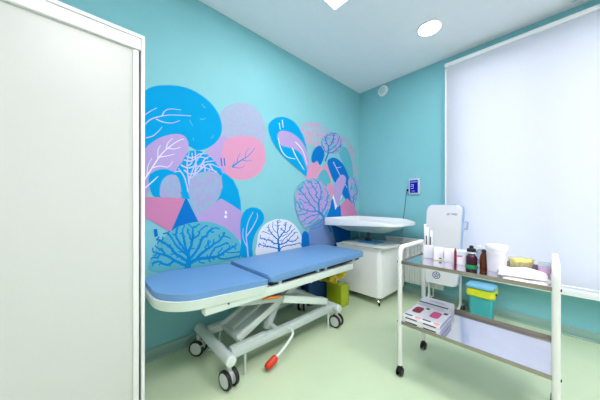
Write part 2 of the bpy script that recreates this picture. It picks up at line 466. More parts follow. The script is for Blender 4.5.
# right hand group
shape('mpalepink', [(342, 137), (347, 139), (352, 146), (355, 158), (356, 178), (352, 176), (350, 160), (347, 149)])
shape('mteal', [(338, 150), (346, 148), (351, 160), (353, 176), (352, 190), (345, 170)])
shape('mpink', [(306, 177), (310, 165), (315, 161), (321, 168), (326, 164), (331, 176), (328, 186), (318, 190), (308, 188)])
shape('mblue2', [(311, 159), (313, 151), (318, 146), (323, 148), (324, 156), (320, 165), (317, 161), (313, 163)])
shape('mteal', [(322, 170), (327, 172), (330, 182), (324, 188), (316, 182)])
shape('mtealilac', [(320.5, 143), (324, 135), (331, 132), (338, 134), (342.5, 140), (342, 148), (337, 153.5), (329, 154), (323, 150)])
tree('mblue2', lambda x, y: ((x-331.5)/11)**2+((y-143)/11)**2 < 1, (320, 132, 343, 155), [(325, 161), (326.5, 157), (328, 153)], 150, .8, 1.1, .5, .14, 4, 5)
shape('mblue2', [(327, 163), (331, 158), (337, 159), (343, 165), (348, 176), (351, 189), (353, 203), (346, 200), (339, 188), (332, 178)])
stroke('mvein', [(333, 162), (339, 174), (347, 188)], .9, .5); stroke('mvein', [(336, 168), (341, 167)], .8, .4)
shape('mtealilac', [(348, 180), (353, 177), (357, 180), (358.3, 190), (357, 200), (352, 203), (349, 194)])
tree('mmid', lambda x, y: ((x-353)/5)**2+((y-190)/12)**2 < 1, (347, 177, 359, 203), [(354, 210), (354, 204)], 60, .9, 1.1, .4, .1, 6, 5)
# houses
shape('mblue2', [(327, 200), (331, 188), (336, 198), (340, 206), (345, 200), (350, 208), (350, 246), (326, 246)], False)
shape('mrose', [(340, 206), (347, 198), (354, 206), (357.5, 216), (357.5, 224), (342, 224)], False)
shape('mwhite', [(330, 195), (333, 200), (335, 210), (338, 204), (342, 196), (340, 195), (337, 202), (333, 194)], False)
shape('mpink', [(327, 185), (331, 184), (334, 190), (330, 202), (326, 198)])
shape('mlilac', [(334, 198), (333, 190), (336, 181), (341, 175), (345, 177), (345, 183), (341, 194), (338, 207)])
shape('mteal', [(350, 222), (357.5, 216), (358.5, 240), (350, 240)], False)
# large round lilac tree
shape('mtealilac', [(294.5, 203), (296, 190), (302, 182), (311, 178.5), (320, 181), (327, 189), (330.5, 201), (328, 212), (322, 222), (314, 230), (305, 229), (299, 220)])
shape('mlilac', [(300, 195), (306, 185), (314, 182), (322, 187), (327, 197), (327, 208), (320, 216), (310, 222), (303, 212)])
shape('mgrey', [(308, 246), (308, 232), (313, 223), (321, 219), (329, 223), (333, 233), (333, 246)])
tree('mmid', lambda x, y: ((x-312)/18)**2+((y-204)/26)**2 < 1, (294, 178, 331, 231), [(331, 232), (328, 225), (324, 218), (320, 213)], 380, 1.1, 1.4, .6, .17, 12, 7)
shape('mblue2', [(301.5, 247), (301.5, 235.5), (303, 232), (305, 231), (307.5, 233), (308.5, 237), (308.5, 247)])
mural = obj('wall_mural', MUR, MMATS, smooth=False)
tag(mural, 'painted mural of blue, pink and lilac trees and hills on the long teal wall', 'mural')

# ------------------------------------------------------------ wardrobe with sliding door
WY, WXf, WH = -2.817, .5, 2.015
wd = thing('sliding_wardrobe', 'tall white sliding-door wardrobe filling the left foreground', 'wardrobe', (.25, -3.7, 0))
b = B(); box(b, .02, WXf, WY-.016, WY, 0, WH, .002); obj('side_panel', b, 'alu', wd)
b = B(); box(b, .02, WXf, -4.6, -4.584, 0, WH, .002); obj('side_panel', b, 'alu', wd)
b = B(); box(b, .02, WXf, -4.584, WY-.016, WH-.018, WH, .002); obj('top_panel', b, 'alu', wd)
b = B(); box(b, .02, .034, -4.584, WY-.016, 0, WH-.018); obj('back_panel', b, 'alu', wd)
b = B(); box(b, WXf-.06, WXf-.004, -4.584, WY-.017, WH-.078, WH-.02, .003); obj('top_rail', b, 'alu', wd)
b = B(); box(b, WXf-.06, WXf-.012, -4.584, WY-.017, 0, .03, .002); obj('bottom_rail', b, 'alu', wd)
b = B(); box(b, WXf-.036, WXf-.022, -3.72, WY-.04, .03, WH-.079); dr = obj('sliding_door', b, 'door', wd)
b = B(); box(b, WXf-.042, WXf-.012, WY-.05, WY-.024, .031, WH-.08, .003); obj('door_stile', b, 'alu', dr)
b = B(); box(b, WXf-.042, WXf-.012, -3.74, -3.72, .031, WH-.08, .003); obj('door_stile', b, 'alu', dr)
b = B(); box(b, WXf-.058, WXf-.046, -4.58, -3.68, .03, WH-.079); obj('sliding_door', b, 'door', wd)

# ------------------------------------------------------------ ceiling lights
def roundlight(x, y, label):
    t = thing('ceiling_downlight', label, 'ceiling light', (x, y, ZC), None)
    lathe(B_ := B(), [(.108, ZC), (.108, ZC-.006), (.1, ZC-.012), (.088, ZC-.012)], (x, y, 0), 40); obj('rim', B_, 'ledrim', t)
    lathe(B_ := B(), [(.094, ZC-.0125), (.090, ZC-.016)], (x, y, 0), 40); obj('diffuser', B_, 'led', t)
roundlight(1.185, -.655, 'round white LED downlight glowing on the ceiling near the window')
def sqlight(x0, y0, s, label, dm='led'):
    t = thing('ceiling_panel_light', label, 'ceiling light', (x0+s/2, y0+s/2, ZC))
    b = B(); box(b, x0, x0+s, y0, y0+s, ZC-.012, ZC, .003); obj('frame', b, 'ledrim', t)
    b = B(); box(b, x0+.015, x0+s-.015, y0+.015, y0+s-.015, ZC-.0145, ZC-.0121); obj('diffuser', b, dm, t)
sqlight(.70, -2.07, .6, 'square LED panel on the ceiling cut by the top edge of the photo', 'leddim')
sqlight(2.3, -1.9, .6, 'added fill-light panel on the ceiling above the trolley, out of view')  # added unseen panel, lights couch and cabinet from the viewer's side
sqlight(2.0, -3.34, .6, 'square LED panel on the ceiling behind the viewer')
sp = thing('ceiling_sprinkler', 'small chrome sprinkler head on the ceiling by the window', 'sprinkler', (2.10, -.16, ZC))
b = B(); lathe(b, [(.035, ZC), (.033, ZC-.006), (.012, ZC-.008)], (2.10, -.16, 0), 20); obj('rosette', b, 'ledrim', sp)
b = B(); lathe(b, [(.010, ZC-.008), (.008, ZC-.03), (.02, ZC-.031), (.02, ZC-.034)], (2.10, -.16, 0), 16); obj('nozzle', b, 'chrome', sp)

# round wall vent
vt = thing('round_wall_vent', 'small round pale vent high on the window wall near the corner', 'vent', (.377, -.0, 2.705))
b = B(); lathe(b, [(.072, 0), (.072, -.01), (.062, -.02), (.048, -.022)], (.377, 0, 2.705), 32, 'Y'); obj('rim', b, 'ledrim', vt)
b = B(); lathe(b, [(.046, -.0221), (.046, -.027), (.03, -.031), (.008, -.032)], (.377, 0, 2.705), 32, 'Y'); obj('cone', b, 'grille', vt)

# thermostat / control unit
th = thing('wall_control_display', 'small control unit with lit dark blue display and dangling cable on the window wall', 'display', (.795, 0, 1.28))
b = B(); box(b, .735, .872, -.03, 0, 1.255, 1.452, .006); obj('housing', b, mat('silver plastic', (190, 205, 222), .35), th)
b = B(); box(b, .752, .848, -.0312, -.0302, 1.272, 1.43); scr = obj('screen', b, 'screen', th)
for (x0, x1, z0, z1) in ((.76, .838, 1.405, 1.412), (.765, .80, 1.37, 1.378), (.79, .797, 1.34, 1.37), (.762, .78, 1.35, 1.357), (.765, .80, 1.325, 1.331), (.775, .812, 1.292, 1.297)):
    obj('display_mark', box(B(), x0, x1, -.0318, -.0313, z0, z1), 'screentext', scr)
b = B(); box(b, .705, .737, -.018, -.001, 1.295, 1.325, .003); obj('plug', b, 'black', th)
b = B(); tube(b, smoothpath([(.71, -.006, 1.30), (.695, -.006, 1.24), (.68, -.006, 1.1), (.655, -.006, .9), (.64, -.006, .75)]), .0035, 6); obj('cable', b, 'dark', th)

# ------------------------------------------------------------ radiator
rd = thing('wall_radiator', 'white ribbed panel radiator low on the window wall', 'radiator', (.83, -.06, .12))
b = B()
for k in range(22):
    x = .46+k*.031
    box(b, x+.002, x+.028, -.088, -.05, .16, .685, .008, 2)
box(b, .46, 1.14, -.075, -.055, .15, .69, .002)
obj('ribbed_panel', b, 'radiator', rd)
b = B(); box(b, .452, 1.148, -.095, -.035, .685, .705, .004); obj('top_grille', b, 'radiator', rd)
for x in (.60, .98): obj('bracket', box(B(), x, x+.03, -.055, 0, .2, .6, .002), 'radiator', rd)
for x in (.98, 1.03): obj('supply_pipe', tube(B(), rounded([(x, -.06, .16), (x, -.06, .07), (x+.005, -.06, 0)], .02), .008), 'radiator', rd)

# ------------------------------------------------------------ casters
def wheel(parent, name, cx, cy, r, ang, w=.02, off=0., hub='greyplastic'):
    """wheel with its axle at angle ang"""
    c, s = math.cos(ang), math.sin(ang)
    def xf(p): return Vector((cx+(p.x+off)*c-p.y*s, cy+(p.x+off)*s+p.y*c, p.z+r))
    b = B(); lathe(b, [(r*.78, -w/2), (r*.95, -w/2), (r, -w/2+.004), (r, w/2-.004), (r*.95, w/2), (r*.78, w/2)], n=28, axis='X', xf=xf)
    o = obj(name, b, 'black', parent)
    b = B(); lathe(b, [(r*.3, -w/2-.004), (r*.74, -w/2-.002), (r*.77, -w/2), (r*.77, w/2), (r*.74, w/2+.002), (r*.3, w/2+.004)], n=28, axis='X', xf=xf)
    return o, b, hub

def twin_caster(parent, cx, cy, r, ang, ztop, stem=.016):
    c, s = math.cos(ang), math.sin(ang)
    b = B()
    def xf(p): return Vector((cx+p.x*c-p.y*s, cy+p.x*s+p.y*c, p.z))
    box(b, -.011, .011, -.03, .03, r*.7, r*1.75, .004, xf=xf)
    tube(b, [(cx, cy, r*1.5), (cx, cy, ztop)], stem)
    ca = obj('caster', b, 'greyplastic', parent)
    for off in (-.027, .027):
        o, hb, hub = wheel(ca, 'wheel', cx, cy, r, ang, .022, off)
        # hub sits inside the tyre: same part, second material
        me = bpy.data.meshes.new('hub'); bmesh.ops.translate(hb, verts=hb.verts[:], vec=-BASE[ca.name]); bmesh.ops.recalc_face_normals(hb, faces=hb.faces[:])
        hb.to_mesh(me); hb.free()
        bb = bmesh.new(); bb.from_mesh(o.data); n0 = len(bb.faces); bb.from_mesh(me); bb.faces.ensure_lookup_table()
        for f in bb.faces[n0:]: f.material_index = 1
        bb.to_mesh(o.data); bb.free(); bpy.data.meshes.remove(me); o.data.materials.append(M[hub])
        for p in o.data.polygons: p.use_smooth = True
        o.data.set_sharp_from_angle(angle=math.radians(38))
    return ca

# ------------------------------------------------------------ treatment couch
bed = thing('treatment_couch', 'blue padded hydraulic treatment couch on a wheeled grey steel base', 'couch', (.37, -1.85, 0))
X0, X1 = .055, .66
def tilt(p): return Vector((p.x, p.y, p.z+max(0, -(p.y+2.12))*.055))
out = rrect(X0, X1, -2.775, -2.13, .03, 10, (.02, .02, .22, .20))
b = B(); prism(b, out, .572, .612, .018, 4, xf=tilt); obj('head_pad', b, 'blue', bed)
out2 = rrect(X0-.012, X1+.012, -2.79, -2.14, .03, 10, (.02, .02, .23, .21))
b = B(); prism(b, out2, .523, .577, .012, 3, xf=tilt, taper=.97); obj('head_shell', b, 'cream', bed, label='cream plastic shell under the head pad')
def tilt2(p): return Vector((p.x, p.y, p.z+(p.y+2.12)*.012+.0))
b = B(); prism(b, rrect(X0, X1+.005, -2.118, -.945, .03), .582, .634, .02, 4, xf=tilt2); obj('body_pad', b, 'blue', bed)
b = B(); box(b, X0+.04, X1-.03, -2.09, -.99, .552, .59, .002, xf=tilt2); obj('gap_shade_board', b, 'black', bed)  # black plate put in as the shade of the gap under the pad
b = B()
for y in (-2.02, -1.62, -1.52, -1.1): obj('bracket', box(B(), X1-.032, X1-.012, y-.012, y+.012, .55, .59, .002, xf=tilt2), 'greyframe', bed)
def rail(x0, x1):
    b = B(); box(b, x0, x1, -2.56, -1.13, .497, .552, .004); return obj('side_rail', b, 'cream', bed)
rail(.60, .655); rail(.065, .12)
b = B()
for y in (-2.2, -1.2): obj('cross_rail', box(B(), .12, .60, y-.025, y+.025, .50, .545, .003), 'greyframe', bed)
for y in (-2.42, -2.2): obj('bolt', lathe(B(), [(.006, 0), (.006, .004)], (.655, y, .53), 10, 'X'), 'dark', bed)
# base
def crosstube(y):
    b = B(); lathe(b, [(.03, .105), (.034, .11), (.034, .645), (.03, .65)], (0, y, .172), 24, 'X'); o = obj('cross_tube', b, 'greyframe', bed)
    b = B(); lathe(b, [(.033, .6495), (.031, .656), (.02, .659)], (0, y, .172), 24, 'X'); obj('end_cap', b, 'cream', o)
crosstube(-2.40); crosstube(-1.345)
for x in (.575, .2):
    b = B(); box(b, x-.022, x+.028, -2.37, -1.37, .145, .2, .004); obj('base_rail', b, 'greyframe', bed)
b = B(); box(b, .56, .60, -2.37, -2.1, .2, .215, .003); obj('cover_plate', b, 'greyframe', bed)
for (x, y, a) in ((.62, -2.40, -1.4), (.16, -2.42, -.9), (.62, -1.345, -1.43), (.16, -1.345, .6)):
    twin_caster(bed, x, y, .057, a, .15)
for (x, y) in ((.585, -2.27), (.585, -1.42), (.2, -2.27)):
    b = B(); tube(b, [(x, y, .012), (x, y, .15)], .009); lathe(b, [(.014, 0), (.014, .012)], (x, y, 0), 14); obj('jack_foot', b, 'greyframe', bed)
# lifting scissor
b = B(); beam(b, (.36, -2.27, .17), (.36, -1.62, .47), .23, .03); obj('lift_plate', b, 'greyframe', bed)
b = B(); beam(b, (.485, -2.27, .185), (.485, -1.62, .485), .022, .05); obj('lift_arm', b, 'cream', bed); obj('lift_arm', beam(B(), (.235, -2.27, .185), (.235, -1.62, .485), .022, .05), 'cream', bed); obj('stiffening_rib', beam(B(), (.36, -2.24, .205), (.36, -1.68, .465), .03, .02), 'cream', bed)
b = B(); beam(b, (.54, -1.42, .235), (.54, -1.93, .40), .075, .055); obj('lift_arm', b, 'cream', bed)
b = B(); beam(b, (.54, -1.93, .40), (.54, -2.33, .475), .05, .045); obj('lift_arm', b, 'greyframe', bed)
b = B(); beam(b, (.26, -1.42, .235), (.26, -2.25, .48), .05, .045); obj('lift_arm', b, 'greyframe', bed)
b = B(); tube(b, [(.40, -1.42, .23), (.40, -1.75, .40)], .018); tube(b, [(.40, -1.75, .40), (.40, -1.88, .475)], .028); obj('gas_spring', b, 'greyframe', bed)
for (xa, xb, y, z) in ((.22, .58, -1.42, .21), (.2, .55, -2.26, .185), (.22, .6, -1.65, .48)): obj('pivot_rod', tube(B(), [(xa, y, z), (xb, y, z)], .015), 'greyframe', bed)
b = B(); tube(b, [(.45, -1.98, .2), (.45, -1.84, .43)], .03, 16); lathe(b, [(.04, 0), (.04, .05)], (.45, -1.99, .165), 18); tube(b, [(.45, -1.98, .185), (.58, -1.98, .175)], .02); tube(b, [(.36, -1.9, .2), (.45, -1.98, .2)], .018); obj('hydraulic_pump', b, 'greyframe', bed)
obj('pivot_block', box(B(), .40, .50, -1.80, -1.70, .42, .5, .01), 'dark', bed); obj('pivot_block', box(B(), .33, .4, -1.9, -1.8, .38, .42, .01), 'dark', bed)
b = B(); tube(b, smoothpath([(.60, -1.90, .172), (.645, -1.905, .172), (.67, -1.93, .158), (.672, -2.0, .105), (.672, -2.09, .06)]), .0095); pd = obj('pedal_lever', b, 'cream', bed)
b = B(); tube(b, [(.672, -2.075, .067), (.672, -2.09, .06), (.672, -2.15, .035), (.672, -2.163, .03)], [.018, .025, .025, .017], 14); obj('pedal_pad', b, 'red', pd, label='red rubber foot pedal')
b = B(); tube(b, smoothpath([(.62, -2.16, .47), (.63, -2.13, .475), (.63, -2.05, .462), (.63, -2.01, .458)]), [.006]*6+[.009]*13, 8); obj('release_handle', b, 'orange', bed, label='orange release handle under the side rail')
b = B(); tube(b, [(.30, -2.36, .16), (.34, -2.47, .15)], .007); tube(b, [(.35, -2.40, .11), (.35, -2.41, .13)], .017); obj('lock_lever', b, 'chrome', bed)

# ------------------------------------------------------------ objects in the shade behind the couch
bx = thing('sharps_container', 'yellowish green translucent container on the floor behind the far end of the couch', 'container', (.37, -.92, 0))
Gp = rrect(.20, .42, -1.00, -.86, .012)
b = B(); prism(b, Gp, 0.0, .235, .006); obj('body', b, 'greenclear', bx)
b = B()
for k in range(44):
    x, y = random.uniform(.09, .39), random.uniform(-1.10, -.88)
    def xf(p, x=x, y=y, a=random.uniform(0, 3)):
        return Vector((x+p.x*math.cos(a)-p.y*math.sin(a), y+p.x*math.sin(a)+p.y*math.cos(a), .302+k%5*.007+p.z+p.x*.4))
    box(b, -.05, .05, -.024, .024, -.018, .03, .008, 2, xf=xf)
tag(obj('plastic_sack', b, 'yellow', loc=(.24, -.98, .30)), 'crumpled yellow plastic sack lying on the green container and blue crate', 'sack')
b = B(); prism(b, rrect(.215, .405, -.985, -.875, .03), .02, .215, .02, xf=lambda p: p+Vector((.006*math.sin(p.z*60), .006*math.cos(p.z*50), 0))); obj('contents', b, 'yellow', bx)
cb = thing('storage_crate', 'dark blue crate beside the green container under the couch', 'crate', (.12, -1.02, 0))
b = B(); prism(b, rrect(.025, .155, -1.24, -.88, .015), 0, .255, .006, taper=.93); obj('body', b, 'navy', cb)
b = B(); prism(b, rrect(.02, .16, -1.25, -.87, .02), .255, .268, .004); obj('rim', b, 'navy', cb)

# ------------------------------------------------------------ cabinet with baby changing table
cab = thing('wheeled_cabinet', 'white cabinet on small casters in the corner under the changing tray', 'cabinet', (.4, -.4, 0))
b = B(); prism(b, rrect(.09, .694, -.675, -.09, .03, 6, (.02, .02, .02, .05)), .085, .615, .004); obj('body', b, 'white', cab)
b = B(); prism(b, rrect(.08, .704, -.685, -.085, .03), .615, .634, .005); obj('top', b, 'white', cab)
b = B(); box(b, .6945, .7085, -.62, -.10, .1, .605, .003); d = obj('door', b, 'white', cab)
b = B(); tube(b, rounded([(.7085, -.16, .45), (.73, -.16, .45), (.73, -.16, .34), (.7085, -.16, .34)], .01), .004, 8); obj('handle', b, 'chrome', d)
for (x, y) in ((.67, -.65), (.67, -.14), (.13, -.63), (.13, -.14)):
    obj('leg', tube(B(), [(x-.05*(1 if x > .4 else -1), y*.98, .086), (x, y, .03)], .007), 'chrome', cab)
for (x, y) in ((.67, -.65), (.67, -.14), (.13, -.63), (.13, -.14)):
    o, hb, _ = wheel(cab, 'caster', x, y, .02, .6, .016); hb.free()

tr = thing('changing_tray', 'white baby changing tray with curved rim raised above the corner cabinet', 'changing table', (.4, -.42, .634))
N = 36
def outline(s, z, push=0):
    P = rrect(.01, .94, -.83, -.10, .1, 8, (.28, .06, .03, .14))
    cx, cy = .45, -.465
    return [Vector((cx+(x-cx)*s, cy+(y-cy)*s, z)) for x, y in P]
def loft(bm, L, cap=True):
    R = [[bm.verts.new(p) for p in l] for l in L]; n = len(R[0])
    for a, c in zip(R, R[1:]):
        for k in range(n): bm.faces.new((a[k], a[(k+1) % n], c[(k+1) % n], c[k]))
    if cap: bm.faces.new(R[0][::-1]); bm.faces.new(R[-1])
    return bm
def rimz(l):  # the open end on the right sits lower than the closed left end
    return [Vector((p.x, p.y, p.z+(.006 if p.x < .1 else 0)-.034*min(1, max(0, (p.x-.60)/.30))**1.3)) for p in l]
def lowz(l): return [Vector((p.x, p.y, p.z+.030*min(1, max(0, p.x/.55)))) for p in l]
b = loft(B(), [lowz(outline(.985, .866)), lowz(outline(1., .870)), lowz(outline(1., .878)), rimz(outline(1., .945)), rimz(outline(.995, .955)), rimz(outline(.975, .957)), rimz(outline(.95, .948)), outline(.90, .912), outline(.5, .908)])
obj('tray', b, 'white', tr)
b = loft(B(), [outline(.36, .80), outline(.50, .805), outline(.74, .855), outline(.76, .902)]); obj('underside', b, 'trayshade', tr, label='tapered tray underside with shade painted into its grey')
b = B(); tube(b, [(.4, -.42, .655), (.4, -.42, .81)], .02, 14); tube(b, [(.36, -.42, .66), (.4, -.42, .74)], .012); tube(b, [(.44, -.42, .66), (.4, -.42, .74)], .012); obj('column', b, 'dark', tr)
b = loft(B(), [outline(.62, .6345), outline(.66, .65), outline(.60, .668), outline(.2, .672)]); obj('scale_base', b, 'white', tr)
b = B(); prism(b, rrect(.40, .655, -.62, -.42, .02), .6725, .68, .002, xf=lambda p: p+Vector((-.04, .0, -.0035))); obj('blue_mat', b, 'padblue', tr, label='light blue mat on the scale base')

# ------------------------------------------------------------ recirculator on stand
UX, UY = 1.180, -.28
def lean(p):
    a = math.radians(4.6)   # leans a little to the right
    x = UX+(p.x-UX)*math.cos(a)+(p.z-.15)*math.sin(a)*.75; return Vector((x-.01, p.y-(p.z-.15)*.03, p.z))
uv = thing('air_recirculator', 'tall white air disinfection unit on a wheeled tube stand before the window', 'air purifier', (UX, UY, 0))
P = [(x, z) for x, z in rrect(UX-.163, UX+.157, .29, 1.125, .05, 8, (.05, .05, .04, .04))]
def slab(y0, y1, s=1., bev=.015):
    b = B(); prism(b, [(x, z) for x, z in P] if s == 1 else [(UX+(x-UX)*s, .69+(z-.69)*s) for x, z in P], y0, y1, bev, 3, xf=lambda p: lean(Vector((p.x, p.z, p.y)))); return b
obj('rear_housing', slab(UY-.02, UY+.045, 1, .01), 'uvside', uv)
fc = obj('front_cover', slab(UY-.06, UY-.0195, .985, .015), 'uvface', uv)
b = B(); tube(b, [lean(Vector(q)) for q in ((UX+.165, UY+.03, .95), (UX+.19, UY+.03, .95), (UX+.19, UY+.03, .88), (UX+.165, UY+.03, .88))], .008); obj('side_hook', b, 'uvside', uv)
mt = Matrix.Translation(lean(Vector((UX+.075, UY-.0605, 1.03)))) @ Matrix.Rotation(PI/2, 4, 'X')
text('logo_lettering', 'дезар', .032, 'logo', fc, mt)
b = B()
def ring(bm, r0, r1, cx, cz, y, n=28):
    a = [bm.verts.new(lean(Vector((cx+r0*math.cos(2*PI*k/n), y, cz+r0*math.sin(2*PI*k/n))))) for k in range(n)]
    c = [bm.verts.new(lean(Vector((cx+r1*math.cos(2*PI*k/n), y, cz+r1*math.sin(2*PI*k/n))))) for k in range(n)]
    for k in range(n): bm.faces.new((a[k], a[(k+1) % n], c[(k+1) % n], c[k]))
ring(b, .038, .031, UX-.035, .385, UY-.0615)
for k in range(5):
    a = 2*PI*k/5+PI/2
    pts = [(UX-.035+.024*math.cos(a+j)*q, .385+.024*math.sin(a+j)*q) for j, q in ((-.35, .9), (0, 1.1), (.35, .9), (0, .1))]
    b.faces.new([b.verts.new(lean(Vector((x, UY-.0615, z)))) for x, z in pts])
obj('round_emblem', b, 'logo', fc)
b = B()
for sx in (-.155, .145):
    x = UX+sx
    tube(b, rounded([(x, UY+.10, .6), (x, UY+.10, .10), (x, UY+.16, .055), (x, UY+.22, .05)], .04), .011)
    tube(b, rounded([(x, UY+.10, .12), (x, UY+.06, .06), (x, UY-.07, .05)], .04), .011)
tube(b, [(UX-.155, UY+.10, .6), (UX+.145, UY+.10, .6)], .011); tube(b, [(UX-.155, UY+.10, .33), (UX+.145, UY+.10, .33)], .011)
box(b, UX-.03, UX+.03, UY+.02, UY+.10, .45, .5, .003)
obj('stand', b, 'wframe', uv)
for sx in (-.155, .145):
    for yy in (-.05, .19):
        cx, cy = UX+sx, UY+yy
        b = B(); box(b, cx-.018, cx+.018, cy-.02, cy+.02, .02, .056, .006)
        for q in (-.014, .014): lathe(b, [(.018, q-.006), (.022, q-.004), (.022, q+.004), (.018, q+.006)], (cx, cy, .022), 16, 'X')
        obj('caster', b, 'dark', uv)

# ------------------------------------------------------------ waste bin
bn = thing('pedal_bin', 'teal plastic waste bin with light blue lid and yellow liner by the wall', 'bin', (1.5, -.22, 0))
prism(b := B(), rrect(1.418, 1.612, -.33, -.13, .02), 0, .30, .006, taper=.80); obj('body', b, 'teal', bn)
def bring(z, o, amp, k):
    P = rrect(1.41-o, 1.62+o, -.338-o, -.122+o, .03, 8)
    return [Vector((x, y, z+amp*math.sin(i*k)+amp*.6*math.sin(i*k*2.3+1))) for i, (x, y) in enumerate(P)]
obj('bin_liner', loft(B(), [bring(.255, -.004, .007, 1.3), bring(.26, .003, .007, 1.3), bring(.285, .006, .004, .9), bring(.305, .002, .002, .6), bring(.322, .004, .0, 1), bring(.328, -.01, 0, 1)]), 'bag', bn)
b = B(); prism(b, rrect(1.405, 1.618, -.345, -.115, .025), .329, .352, .008, taper=1.03, xf=lambda p: Vector((p.x, p.y, p.z+(-(p.y+.225))*.05))); obj('lid', b, 'lid', bn)
b = B(); box(b, 1.618, 1.632, -.30, -.27, .285, .30, .003); obj('clip', b, 'black', bn)

# ------------------------------------------------------------ instrument trolley
CX0, CX1, CY0, CY1 = 1.292, 1.985, -1.53, -1.115
ca = thing('instrument_trolley', 'white tube instrument trolley with two stainless steel shelves in the right foreground', 'trolley', (1.64, -1.31, 0))
for x in (CX0, CX1):
    b = B(); tube(b, rounded([(x, CY0, .07), (x, CY0, .842), (x, CY1, .842), (x, CY1, .07)], .055, 8), .0145, 14); obj('side_frame', b, 'wframe', ca)
def shelf(z):
    b = B(); x0, x1, y0, y1 = CX0+.012, CX1-.012, CY0-.006, CY1+.006
    box(b, x0, x1, y0, y1, z-.012, z-.009)
    sh = obj('shelf', b, 'steel', ca)
    b = B(); h0, h1 = z-.022, z-.001
    box(b, x0, x1, y0-.003, y0, h0, h1, .001); box(b, x0, x1, y1, y1+.003, h0, z+.012, .001)
    box(b, x0-.003, x0, y0, y1, h0, h1, .001); box(b, x1, x1+.003, y0, y1, h0, h1, .001)
    obj('rim', b, 'steelrim', sh)
    for x in (CX0, CX1):
        for y in (CY0, CY1): obj('bolt', lathe(B(), [(.006, -.0175), (.006, .0175)], (x, y, z-.012), 10, 'X'), 'black', sh)
ZT, ZL = .758, .364
shelf(ZT); shelf(ZL)
for x in (CX0, CX1):
    for y in (CY0, CY1):
        b = B(); tube(b, [(x, y, .05), (x, y, .078)], .011); box(b, x-.014, x+.014, y-.02, y+.02, .03, .055, .006)
        for q in (-.012, .012): lathe(b, [(.02, q-.006), (.0265, q-.004), (.0265, q+.004), (.02, q+.006)], (x, y, .0265), 20, 'X')
        obj('caster', b, 'black', ca)
TS = ZT-.009; LS = ZL-.009

# things on the top shelf
def yawxf(cx, cy, z, a):
    c, s = math.cos(a), math.sin(a)
    return lambda p: Vector((cx+p.x*c-p.y*s, cy+p.x*s+p.y*c, z+p.z))
YW = math.radians(20)
CPX, CPY = 1.376, -1.268
cup = thing('instrument_cup', 'tall white square cup of spatulas at the left end of the top shelf', 'holder', (CPX, CPY, TS))
f = yawxf(CPX, CPY, TS, YW)
b = B(); box(b, -.031, .031, -.028, .028, 0, .092, .004, xf=f); obj('cup', b, 'uvface', cup)
b = B(); box(b, -.026, .026, -.023, .023, .0921, .0926, xf=f); obj('opening_shade', b, 'cupshade', cup)  # flat grey sheet on the solid cup, painted shade of its hollow
for i, (dx, dy, h, m_) in enumerate(((-.016, 0, .235, 'white'), (-.004, -.01, .215, 'white'), (.008, .006, .205, 'cartonside'), (.017, -.004, .19, 'white'), (-.011, .012, .225, 'clear'), (-.010, -.015, .155, 'dark'), (.014, -.017, .150, 'dark'))):
    w_ = .008 if i < 5 else .0035
    b = B(); box(b, dx-w_, dx+w_, dy-.002, dy+.002, .03, h, .0015, xf=lambda p, dx=dx: f(Vector((p.x+(p.z-.1)*dx*1.2, p.y, p.z)))); obj('spatula', b, m_, cup)

def carton(name, label, cx, cy, w_, d_, h, yaw, m_='carton', lidm=None, marks=(), base=TS, grp=None):
    t = thing(name, label, 'box', (cx, cy, base), grp); f = yawxf(cx, cy, base, yaw)
    b = B(); box(b, -w_/2, w_/2, -d_/2, d_/2, 0, h, .003, xf=f); bd = obj('body', b, m_, t)
    for (nm, x0, x1, z0, z1, mm) in marks:
        b = B(); box(b, -w_/2+w_*x0, -w_/2+w_*x1, -d_/2-.0016, -d_/2-.0002, h*z0, h*z1, xf=f); obj(nm, b, mm, bd)
    return t
carton('tissue_box', 'small white box with a dark mark beside the spatula cup', 1.449, -1.297, .058, .04, .086, YW, marks=(('printed_mark', .55, .8, .13, .22, 'logo'), ('printed_edge', .08, .92, .03, .06, 'bowlin')))
carton('swab_box', 'plain white box, second from the spatula cup', 1.516, -1.305, .056, .04, .086, YW)
b = B(); lathe(b, [(.005, 0), (.0065, .003), (.0065, .078), (.004, .084), (.004, .094), (.003, .096)], (1.556, -1.33, TS), 14); tag(obj('vial', b, 'redprint', loc=(1.556, -1.33, TS)), 'dark red slim vial standing between two white boxes', 'vial')
carton('glove_carton', 'white box with pink stripe beside the dark bottle', 1.592, -1.325, .058, .04, .09, YW, marks=(('pink_stripe', 0, .45, .56, .64, 'magenta'), ('cover_print', .05, .95, .72, .92, 'grille')))

def bottle(name, label, cx, cy, prof, m_, capprof, capm, cat='bottle', extra=None, k=1.):
    sc = lambda pr: [(r_*k, z_*k) for r_, z_ in pr]
    t = thing(name, label, cat, (cx, cy, TS))
    b = B(); lathe(b, sc(prof), (cx, cy, TS), 24); obj('body', b, m_, t)
    b = B(); lathe(b, sc(capprof), (cx, cy, TS), 20); obj('cap', b, capm, t)
    if extra: extra(t, sc)
bottle('medicine_bottle', 'dark bottle with pale label band and dark cap on a green base', 1.641, -1.335, [(.026, .008), (.029, .012), (.029, .056), (.024, .066), (.018, .072), (.018, .084)], 'darkbottle', [(.020, .090), (.024, .092), (.024, .106), (.020, .110), (.012, .112), (.010, .126), (.004, .129)], 'black', k=.98,
       extra=lambda t, sc: (obj('label_band', lathe(B(), sc([(.012, .078), (.022, .080), (.021, .092), (.012, .093)]), (1.641, -1.335, TS), 24), 'uvface', t), obj('green_base', lathe(B(), sc([(.031, 0), (.032, .002), (.032, .010), (.028, .012)]), (1.641, -1.335, TS), 24), 'green', t)))
